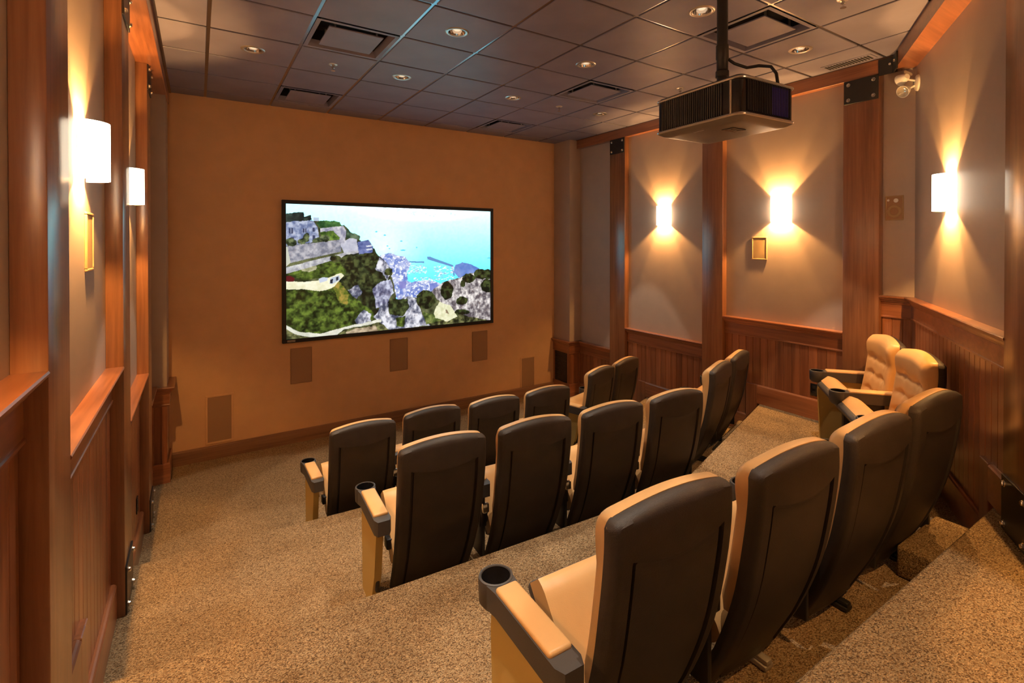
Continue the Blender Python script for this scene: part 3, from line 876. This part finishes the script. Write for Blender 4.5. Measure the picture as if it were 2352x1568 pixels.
# ------------------------------------------------------------------ ceiling fixtures
CAN_LAB = {(0, 1): 'over the aisle floor toward the screen, next to the wall beam',
           (2, 1): 'over the aisle half of the front row, before the screen',
           (4, 1): 'over the middle of the front row, before the screen',
           (6, 1): 'nearest the post with the black top plate by the screen',
           (2, -1): 'over the aisle half of the middle row of chairs',
           (4, -1): 'over the middle row, beside the square diffuser',
           (4, -3): 'beside the projector pole',
           (6, -3): 'between the projector and the slotted corner vent',
           (0, -1): 'over the aisle beside the middle row',
           (2, -3): 'over the first chair of the last row',
           (0, -3): 'over the aisle beside the last row',
           (0, -5): 'over the top tier next to the aisle wall',
           (2, -5): 'over the top tier before the angled wall'}
DIFF_LAB = {(1, 3): 'square ceiling diffuser one tile from the screen wall, toward the aisle',
            (5, 3): 'square ceiling diffuser one tile from the screen wall, away from the aisle',
            (1, 0): 'square ceiling diffuser over the aisle end of the front row',
            (5, 0): 'square ceiling diffuser over the angled chairs of the front row',
            (5, -3): 'square ceiling diffuser just behind the projector pole',
            (1, -3): 'square ceiling diffuser over the aisle end of the last row'}
SPR_LAB = {(1, 1): 'bright metal sprinkler head between two diffusers on the aisle half of the ceiling',
           (5, 1): 'bright metal sprinkler head between two diffusers away from the aisle',
           (5, -4): 'bright metal sprinkler head near the angled wall beam',
           (6, -1): 'bright metal sprinkler head just beyond the projector'}
def cell(i, j): return ((i + .5) * TG, (j + .5) * TG)
can_ring = MB().lathe([(.060, .02), (.060, -.002), (.068, -.006), (.082, -.004), (.088, 0), (.088, .002)], 32).mesh('trim_ring')
can_refl = MB().lathe([(.060, .0), (.055, .03), (.046, .06), (.034, .085), (.0, .09)], 28).mesh('reflector')
can_bulb = MB().lathe([(0, .012), (.020, .014), (.032, .026), (.030, .045), (.018, .075), (.0, .085)], 20).mesh('bulb')
for i, j in CANS:
    x, y = cell(i, j)
    t = thing('recessed_downlight', 'round recessed downlight ' + CAN_LAB[(i, j)], 'downlight', (x, y, CE), 0, 'recessed downlights')
    link('trim_ring', can_ring, 'silver', t); link('reflector', can_refl, 'can', t); link('bulb', can_bulb, 'bulb', t)
    ld = bpy.data.lights.new('downlight_lamp', 'SPOT')
    ld.energy = CAN_W * (.8 if j > 0 else 1.0); ld.color = WARM_CAN     # the zone before the screen is dimmed; ld.spot_size = math.radians(130); ld.spot_blend = 0.8; ld.shadow_soft_size = .05
    lo = bpy.data.objects.new('downlight_lamp', ld); COL.objects.link(lo); lo.parent = t; lo.location = (0, 0, -.012)

sp_esc = MB().lathe([(.038, .001), (.036, -.004), (.022, -.008), (.014, -.004), (.014, 0)], 24).mesh('escutcheon')
sp_body = MB().lathe([(.010, 0), (.010, -.022), (.014, -.024), (.014, -.03), (.006, -.034), (.005, -.05), (.018, -.052), (.018, -.055), (0, -.055)], 16).mesh('sprinkler_head')
for i, j in SPR:
    x, y = cell(i, j)
    t = thing('fire_sprinkler', SPR_LAB[(i, j)], 'sprinkler', (x, y, CE), 0, 'ceiling sprinklers')
    link('escutcheon', sp_esc, 'silver', t); link('sprinkler_head', sp_body, 'chrome', t)

def diffuser_meshes():
    o, n = TG / 2 - GAP, .245
    vs = [(-o, -o, 0), (o, -o, 0), (o, o, 0), (-o, o, 0)]
    k = o - .03
    vs += [(-k, -k, .0), (k, -k, .0), (k, k, .0), (-k, k, .0)]
    vs += [(-n, -n, .05), (n, -n, .05), (n, n, .05), (-n, n, .05)]
    fs = []
    for r in range(2):
        for i in range(4):
            j = (i + 1) % 4
            fs.append((r * 4 + i, r * 4 + j, r * 4 + 4 + j, r * 4 + 4 + i))
    fr = MB().raw(vs, fs).mesh('diffuser_frame', smooth=False)
    pn = MB().box(-.195, .195, -.195, .195, -.002, .008, .002, 1).mesh('centre_panel')
    hg = MB().box(-.006, .006, -.006, .006, .012, .12).mesh('hanger')
    return fr, pn, hg
dfr, dpn, dhg = diffuser_meshes()
dnk = MB().raw([(a * .245, b2 * .245, z) for z in (.05, .13) for a, b2 in ((-1, -1), (1, -1), (1, 1), (-1, 1))], [(0, 1, 5, 4), (1, 2, 6, 5), (2, 3, 7, 6), (3, 0, 4, 7), (4, 5, 6, 7)]).mesh('duct_neck', smooth=False)
for i, j in DIFF:
    x, y = cell(i, j)
    t = thing('air_diffuser', DIFF_LAB[(i, j)], 'air vent', (x, y, CE), 0, 'square ceiling diffusers')
    link('diffuser_frame', dfr, 'tile', t); link('duct_neck', dnk, 'void', t); link('centre_panel', dpn, 'tile', t)
    for a in (-.15, .15):
        for b2 in (-.17, .17):
            o = link('hanger', dhg, 'silver', t); o.location = (a, b2, 0)
t = thing('slot_vent', 'narrow slotted vent in the ceiling tile by the corner bracket', 'air vent', (4.585, -1.60, CE))
MB().box(-.07, .07, -.20, .20, -.006, .004, .002, 1).build('vent_frame', 'tile', t)
me = MB().box(-.05, .05, -.006, .006, -.009, -.005).mesh('slat', smooth=False)
for k in range(15):
    o = link('slat', me, 'void', t); o.location = (0, -.168 + k * .024, 0)

# ------------------------------------------------------------------ projector on its pole
PX, PYP = 2.215, -2.07
t = thing('projector_mount', 'black ceiling pole with swivel plate carrying the projector', 'projector mount', (PX, PYP, CE))
MB().lathe([(0, 0), (.07, 0), (.07, -.01), (.03, -.03)], 24).build('ceiling_flange', 'black', t)
MB().lathe([(.0275, -.01), (.0275, -.53)], 20).build('pole', 'black', t)
MB().lathe([(.0275, -.52), (.032, -.52), (.032, -.59), (.029, -.595), (.029, -.65), (.034, -.655), (.034, -.685), (0, -.685)], 20).build('coupler', 'black', t)
MB().lathe([(0, -.68), (.026, -.685), (.03, -.715), (.075, -.73), (.085, -.745), (.085, -.755), (0, -.755)], 24).build('swivel_plate', 'black', t)
mb = MB()
for a in (.7, 2.2, 3.8, 5.3):
    mb.tube([(0, 0, -.745), (.14 * math.cos(a), .14 * math.sin(a), -.75), (.17 * math.cos(a), .17 * math.sin(a), -.775)], .009, 8)
mb.build('mount_arm', 'black', t)

PZ = CE - .775 - .208 + .004            # underside height
pj = thing('ceiling_projector', 'black louvred projector with silver edging hanging from the ceiling pole', 'projector', (PX, PYP, PZ), math.radians(-3))
bw, bl, bh = .205, .27, .208            # half width (x), half length (y), height
def ring_outline(w, l, r, n=6):
    pts = []
    for cx, cy, a0 in ((w - r, l - r, 0), (-w + r, l - r, PI / 2), (-w + r, -l + r, PI), (w - r, -l + r, 1.5 * PI)):
        for k in range(n + 1):
            a = a0 + PI / 2 * k / n
            pts.append((cx + r * math.cos(a), cy + r * math.sin(a)))
    return pts
def loft(levels):
    m = MB(); n = None; vs = []; fs = []
    for w, l, r, z in levels:
        ps = ring_outline(w, l, r); n = len(ps); vs += [(x, y, z) for x, y in ps]
    for k in range(len(levels) - 1):
        for i in range(n):
            j = (i + 1) % n
            fs.append((k * n + i, k * n + j, (k + 1) * n + j, (k + 1) * n + i))
    fs.append(tuple(range(n))[::-1]); fs.append(tuple((len(levels) - 1) * n + i for i in range(n)))
    return m.raw(vs, fs)
body = loft([(bw, bl, .035, .022), (bw, bl, .035, bh - .012), (bw - .006, bl - .006, .03, bh)]).build('body', 'blackgloss', pj)
base = loft([(bw - .05, bl - .05, .02, 0), (bw - .02, bl - .02, .03, .006), (bw + .004, bl + .004, .037, .020), (bw + .004, bl + .004, .037, .024)]).build('lower_case', 'pgrey', pj)
for z in (.026, bh - .014):
    ps = ring_outline(bw + .003, bl + .003, .037, 6)
    MB().tube([(x, y, z) for x, y in ps] + [(ps[0][0], ps[0][1], z)], .007, 8).build('silver_edging', 'silver', pj)
# upright silver edging at the rear corner of the louvred side
MB().tube([(-bw - .002, -bl + .055, .028), (-bw - .002, -bl + .055, bh - .016)], .005, 8).build('silver_edging', 'silver', pj)
me = MB().box(-.006, 0, -.0036, .0036, .034, bh - .022, .001, 1).mesh('louvre')
for k in range(30):
    o = link('louvre', me, 'armplastic', pj); o.location = (-bw, bl - .05 - k * .0132, 0)
me = MB().box(-.0032, .0032, -.006, 0, .042, bh - .020, .001, 1).mesh('louvre')
for k in range(26):
    o = link('louvre', me, 'black', pj); o.location = (-bw + .045 + k * .0128, -bl, 0)
MB().box(.02, .15, -bl - .002, -bl + .001, .045, bh - .03).build('vent_glow', 'vent_glow', pj, smooth=False)
MB().box(-.08, .02, -.13, -.06, -.003, .002, .001, 1).build('control_panel', 'blackgloss', pj)
mb = MB()
for k in range(4): mb.box(-.07 + k * .022, -.058 + k * .022, -.105, -.085, -.005, -.002, .001, 1)
mb.build('button', 'pgrey', pj)
mb = MB()
for k in range(8): mb.box(-.155, -.146, .05 - k * .0085, .0565 - k * .0085, -.001, .0012)
mb.build('faint_lettering', 'silver', pj, smooth=False)
MB().lathe([(0, .012), (.038, .010), (.05, .0), (.052, .03), (.058, .03), (.06, -.01)], 28, Matrix.Translation((.05, bl, .085)) @ Matrix.Rotation(-PI / 2, 4, 'X')).build('lens', 'blackgloss', pj)
for x, y in ((-.13, .16), (.13, .16), (-.13, -.16), (.13, -.16)):
    MB().lathe([(0, .022), (.012, .022), (.014, .004), (.02, 0)], 12, Matrix.Translation((x, y, bh - .002))).build('mount_foot', 'black', pj)
t = MB().tube([(PX + .03, PYP - .01, CE - .585), (PX + .06, PYP - .03, CE - .61), (PX + .08, PYP - .09, CE - .645), (PX + .09, PYP - .15, CE - .65), (PX + .10, PYP - .21, CE - .67), (PX + .105, PYP - .235, CE - .71), (PX + .105, PYP - .245, CE - .776)], .008, 8).build('projector_cable', 'black')
tag(t, 'black cable looping from the ceiling pole to the projector', 'cable')

# ------------------------------------------------------------------ emergency light, outlets
ep = dpt(.075, 0, 3.60)
t = thing('emergency_light', 'white twin-head emergency light high in the corner by the black bracket', 'emergency light', tuple(ep))
R4 = Matrix((DD, DN, Vector((0, 0, 1)))).transposed().to_4x4()
MB().lathe([(0, .022), (.05, .020), (.062, .012), (.065, 0)], 28, R4 @ aimed((0, 0, 0), (0, 1, 0))).build('wall_plate', 'offwhite', t)
for base_, tip, aim in (((0, .02, -.02), (.01, .09, -.055), (.55, .5, -.35)), ((0, .02, .02), (-.005, .10, .045), (-.75, .45, -.15))):
    MB().tube([R4 @ Vector(base_), R4 @ Vector(tip)], .008, 8).build('lamp_arm', 'offwhite', t)
    A = R4 @ aimed(tip, aim)
    hd = MB().lathe([(0, -.045), (.022, -.045), (.030, -.03), (.046, .02), (.048, .03), (.044, .03)], 24, A).build('lamp_head', 'offwhite', t)
    MB().lathe([(.044, .028), (.03, .020), (.014, .012), (0, .010)], 24, A).build('lens', 'lens', hd)

def outlet(label, pos, out, along):
    t = thing('wall_outlet', label, 'outlet', pos)
    A = Vector((along[0], along[1], 0)); O = Vector((out[0], out[1], 0))
    R4 = Matrix((A, O, Vector((0, 0, 1)))).transposed().to_4x4()
    MB().box(-.036, .036, 0, .007, -.058, .058, .003, 2, R4).build('cover_plate', 'blackgloss', t)
    mb = MB()
    for z in (-.026, .026): mb.box(-.017, .017, .006, .009, z - .014, z + .014, .003, 2, R4)
    mb.build('socket', 'black', t)
outlet('black power outlet low on the wainscot behind the angled chairs', (XR - .0165, -1.226, .93), RO, (0, 1))
outlet('black power outlet low on the aisle-side wainscot', (XL + .0165, 1.06, .36), LO, (0, -1))

# ------------------------------------------------------------------ theatre chairs
def interp(z, pts):
    zs_ = [p[0] for p in pts]; ys_ = [p[1] for p in pts]
    # smooth (Catmull-Rom like) interpolation
    if z <= zs_[0]: return ys_[0]
    if z >= zs_[-1]: return ys_[-1]
    for i in range(len(pts) - 1):
        if zs_[i] <= z <= zs_[i + 1]:
            t = (z - zs_[i]) / (zs_[i + 1] - zs_[i])
            m0 = (ys_[min(i + 1, len(pts) - 1)] - ys_[max(i - 1, 0)]) / (zs_[min(i + 1, len(pts) - 1)] - zs_[max(i - 1, 0)])
            k = min(i + 2, len(pts) - 1)
            m1 = (ys_[k] - ys_[i]) / (zs_[k] - zs_[i])
            h = zs_[i + 1] - zs_[i]
            return (2 * t**3 - 3 * t**2 + 1) * ys_[i] + (t**3 - 2 * t**2 + t) * h * m0 + (-2 * t**3 + 3 * t**2) * ys_[i + 1] + (t**3 - t**2) * h * m1
YP = [(.03, -.075), (.10, -.110), (.24, -.180), (.45, -.255), (.65, -.295), (.82, -.315), (.97, -.312)]
WP = [(.03, .232), (.25, .240), (.50, .248), (.72, .251), (.97, .247)]
ZB = .055
def ztop(t, lift=0.0):
    a = abs(t)
    z = .908 + lift + .036 * (1 - t * t)
    if a > .91: z -= .020 * ((a - .91) / .09) ** 2.4
    return z
def shell_mesh():
    ts = [-1, -.99, -.97, -.94, -.88, -.80, -.765, -.755, -.705, -.695, -.60, -.50, -.39, -.26, -.13]
    ts = ts + [0] + [-x for x in ts[::-1]]
    ss = []
    lowr = [(0, 0), (0, .02)] + [(0, q) for q in np.linspace(.08, .93, 13)] + [(0, .985), (0, 1.0)]
    hir = [(1, q) for q in (.05, .2, .35, .5, .65, .78, .88, .945, .98, 1.0)]
    rows = lowr + hir
    def zr(t): return .772 + .030 * min(1, abs(t) / .76) ** 2.2
    vs = []; nT = len(ts)
    def P(t, seg, q, off):
        zt = ztop(t)
        z = ZB + (zr(t) - ZB) * q if seg == 0 else zr(t) + (zt - zr(t)) * q
        W = interp(z, WP)
        x = t * W
        y = interp(z, YP) - .010 + .018 * t * t
        a = abs(t)
        e = 0
        if a > .93: e = max(e, ((a - .93) / .07) ** 2)
        if seg == 1 and q > .86: e = max(e, ((q - .86) / .14) ** 2)
        if off == 0:
            y += .022 * e
            if seg == 0 and .01 < q < .99:
                if .70 < a < .76: y += .018
                elif a <= .70: y += .007
        else:
            y += .045 + .0 * e
        return (x, y, z)
    for off in (0, 1):
        for seg, q in rows:
            for tt in ts: vs.append(P(tt, seg, q, off))
    R = len(rows); fs = []
    for k in range(R - 1):
        for i in range(nT - 1):
            a = k * nT + i
            fs.append((a, a + 1, a + nT + 1, a + nT))
            a += R * nT
            fs.append((a, a + nT, a + nT + 1, a + 1))
    o = R * nT
    for i in range(nT - 1):
        fs.append((i, o + i, o + i + 1, i + 1))
        a = (R - 1) * nT + i
        fs.append((a, a + 1, o + a + 1, o + a))
    for k in range(R - 1):
        a = k * nT; fs.append((a, a + nT, o + a + nT, o + a))
        a = k * nT + nT - 1; fs.append((a, o + a, o + a + nT, a + nT))
    return MB().raw(vs, fs).mesh('back_shell', ang=40)
def cushion_mesh():
    n, r = 40, 46
    vs = []
    creases = (.755, .63, .505)
    def P(t, s, side):
        zt = ztop(t * .98, .003)
        z = .38 + (zt - .38) * s
        W = interp(z, WP) - .012
        x = t * W
        y0 = interp(z, YP) + .030 + .018 * t * t
        if side == 0: return (x, y0, z)
        a = abs(t)
        th = .075
        e = 1 - max(0, (a - .78) / .22) ** 3 * .42
        if s > .86: e *= 1 - ((s - .86) / .14) ** 2.5 * .5
        if s < .08: e *= .7 + .3 * s / .08
        th *= e
        for c_ in creases:
            d = (z - c_ + .010 * math.cos(x * 31.4)) / .020
            th -= .014 * math.exp(-d * d) * (1 - min(1, max(0, (a - .68) / .24)))
            for bx in (-.10, .10):
                rr = ((x - bx) ** 2 + (z - c_ + .008) ** 2) / .024 ** 2
                th -= .015 * math.exp(-rr)
        if z > .76: th += .014 * math.sin(PI * min(1, (z - .76) / .17))
        return (x, y0 + th, z)
    for side in (0, 1):
        for k in range(r + 1):
            for i in range(n + 1): vs.append(P(-1 + 2 * i / n, k / r, side))
    N = n + 1; o = N * (r + 1); fs = []
    for k in range(r):
        for i in range(n):
            a = k * N + i
            fs.append((a, a + 1, a + N + 1, a + N)); a += o
            fs.append((a, a + N, a + N + 1, a + 1))
    for i in range(n):
        fs.append((i, o + i, o + i + 1, i + 1)); a = r * N + i
        fs.append((a, a + 1, o + a + 1, o + a))
    for k in range(r):
        a = k * N; fs.append((a, a + N, o + a + N, o + a)); a += n
        fs.append((a, o + a, o + a + N, a + N))
    return MB().raw(vs, fs).mesh('back_cushion', ang=60)

TILT = math.radians(50)
seatM = Matrix.Translation((0, -.09, .215)) @ Matrix.Rotation(TILT, 4, 'X')
def seat_mesh():
    bm = bmesh.new()
    bmesh.ops.create_grid(bm, x_segments=16, y_segments=16, size=1)
    for v in bm.verts:
        a, b2 = v.co.x, v.co.y
        f = (1 - max(0, abs(a) - .7) ** 2 * 4.0) * (1 - max(0, abs(b2) - .7) ** 2 * 4.5)
        v.co = Vector((a * .240, .185 + b2 * .185, .055 + .062 * f))
    ext = bmesh.ops.extrude_edge_only(bm, edges=[e for e in bm.edges if e.is_boundary])
    for v in [g_ for g_ in ext['geom'] if isinstance(g_, bmesh.types.BMVert)]: v.co.z = .012
    bmesh.ops.holes_fill(bm, edges=[e for e in bm.edges if e.is_boundary])
    m = MB(); m.bm(bm, seatM)
    return m.mesh('seat_cushion', ang=60)
CM = {}
CM['back_shell'] = (shell_mesh(), 'shell')
CM['back_cushion'] = (cushion_mesh(), 'leather')
CM['seat_cushion'] = (seat_mesh(), 'leather')
CM['seat_pan'] = (MB().box(-.236, .236, .0, .374, -.035, .018, .018, 3, seatM).mesh('seat_pan'), 'armplastic')
CM['pedestal'] = (MB().box(.055, .105, -.06, .02, .015, .36, .006, 2).mesh('pedestal'), 'black')
CM['foot'] = (MB().box(.052, .108, -.13, .16, 0, .022, .008, 2).box(.062, .098, -.13, -.05, .015, .04, .008, 2).mesh('foot'), 'black')
CM['seat_frame'] = (MB().box(-.265, .265, -.10, -.04, .30, .36, .008, 2).mesh('seat_frame'), 'black')
AZ, AXH = .57, .043
def arm_outline(r=-.285):
    pts = [(-.030, r), (.030, r), (.043, r + .03), (.043, .075), (.0495, .118)]
    for k in range(13):
        a = math.radians(-25 - 130 * k / 12)
        pts.append((.050 * math.cos(a), .15 + .050 * math.sin(a)))
    pts += [(-.0495, .118), (-.043, .075), (-.043, r + .03)]
    return pts
for nm, rr in (('armrest', -.285), ('armrest_short', -.175)):
  arm = MB().prism(arm_outline(rr), AZ - .075, AZ)
  arm.lathe([(.047, AZ - .066), (.047, AZ), (.050, AZ + .004), (.056, AZ + .002), (.058, AZ - .006), (.056, AZ - .075), (.044, AZ - .092), (0, AZ - .092)], 32, Matrix.Translation((0, .15, 0)))
  CM[nm] = (arm.mesh('armrest', ang=40), 'armplastic')
  CM['arm_pad' + nm[7:]] = (MB().box(-.039, .039, rr + .06, .083, AZ - .01, AZ + .014, .010, 3).mesh('arm_pad'), 'leather')
CM['cup_liner'] = (MB().lathe([(.0465, AZ + .001), (.045, AZ - .055), (.042, AZ - .064), (.020, AZ - .066), (0, AZ - .066)], 32, Matrix.Translation((0, .15, 0))).mesh('cup_liner'), 'blackgloss')
CM['arm_support'] = (MB().box(-.011, .011, -.15, -.01, .12, AZ - .07, .006, 2).box(-.018, .026, -.14, -.07, .30, .38, .008, 2).mesh('arm_support'), 'black')
CM['hinge'] = (MB().box(-.014, .026, -.175, -.145, .40, .455, .006, 2).mesh('hinge'), 'chrome')
CM['arm_post'] = (MB().box(-.016, .016, -.17, -.06, .0, .30, .004, 1).mesh('arm_post'), 'black')
pan = MB()
pl = [(-.215, AZ - .074), (.135, AZ - .074), (.145, AZ - .16), (.125, .0), (-.075, .0), (-.165, .22)]
n_ = len(pl)
pan.raw([(-.022, y, z) for y, z in pl] + [(.016, y, z) for y, z in pl], [tuple(range(n_)), tuple(range(n_, 2 * n_))[::-1]] + [(i, n_ + i, n_ + (i + 1) % n_, (i + 1) % n_) for i in range(n_)])
CM['end_panel'] = (pan.mesh('end_panel', ang=20), 'mustard')

def part(name, parent, mat=None):
    me, m = CM[name]
    if not me.materials: me.materials.append(MT[m])
    o = bpy.data.objects.new(name, me); COL.objects.link(o); o.parent = parent
    if mat:
        o.material_slots[0].link = 'OBJECT'; o.material_slots[0].material = MT[mat]
    return o
HS = .2875
def chair(label, x, y, z, rz=0.0, sx=1.0, left_end=False, right_arm=False, right_end=False, grey=False, rear_long=False, eo=.325):
    t = thing('theatre_chair', label, 'chair', (x, y, z), rz, 'theatre chairs in three rows')
    for k in ('back_shell', 'back_cushion', 'seat_cushion', 'seat_pan', 'seat_frame', 'pedestal', 'foot'):
        o = part(k, t, 'greyfoot' if (k == 'foot' and grey) else None)
        pass
    for sgn, use, end in ((-1, True, left_end), (1, right_arm, right_end)):
        if not use: continue
        hx = sgn * (eo if end else HS * sx)
        sh = '' if end or rear_long else '_short'
        ar = part('armrest' + sh, t); ar.name = 'armrest'; ar.location = (hx, 0, 0)
        part('arm_pad' + sh, ar).name = 'arm_pad'; part('cup_liner', ar)
        su = part('arm_support', t); su.location = (hx, 0, 0)
        part('hinge', su)
        if end:
            ep_ = part('end_panel', t); ep_.location = (hx, 0, 0)
            if sgn > 0: ep_.scale = (-1, 1, 1)
    return t
ORD = ['first', 'second', 'third', 'fourth']
def row_label(i, row): 
    return 'black-shelled tan leather chair, %s from the aisle in the %s' % (ORD[i], row)
R1 = [(.985, .205), (1.56, .235), (2.13, .19), (2.71, .19)]
R2 = [(1.06, -1.18), (1.635, -1.23), (2.215, -1.275), (2.79, -1.315)]
R3 = [(1.105, -2.74), (1.70, -2.78), (2.295, -2.80), (2.90, -2.80)]
for i, (x, y) in enumerate(R1): chair(row_label(i, 'row nearest the screen'), x, y + .30, 0, 0, 1.0, i == 0, i == 3, False)
for i, (x, y) in enumerate(R2): chair(row_label(i, 'middle row'), x, y + .30, T2, math.radians(-3), 1.0, i == 0, i == 3, False)
for i, (x, y) in enumerate(R3): chair(row_label(i, 'last and highest row'), x, y + .30, T3, math.radians(-1.5), 1.035, i == 0, i == 3, False, grey=(i == 1), eo=.365)
def angled(label, bx, by, z, deg, **k):
    a = math.radians(deg)
    # back top sits at (bx, by); the chair stands .30 in front of it
    return chair(label, bx - math.sin(a) * .30, by + math.cos(a) * .30, z, a, **k)
angled('tan leather chair angled at the end of the front row, farther from the wall', 3.65, .495, 0, 17, left_end=True)
angled('tan leather chair angled at the end of the front row, against the wall', 4.20, .665, 0, 17, right_arm=True)
angled('tan leather chair angled at the end of the middle row, farther from the wall', 3.77, -.95, T2, 19)
angled('tan leather chair angled at the end of the middle row, against the wall', 4.32, -.765, T2, 19, right_arm=True)
angled('tan leather chair facing across the room before the angled wall, nearer the half step', 3.94, -2.395, T3, 40, left_end=True)
angled('tan leather chair facing across the room before the angled wall, in the corner', 4.38, -2.025, T3, 40, rear_long=True, right_arm=True, right_end=True)
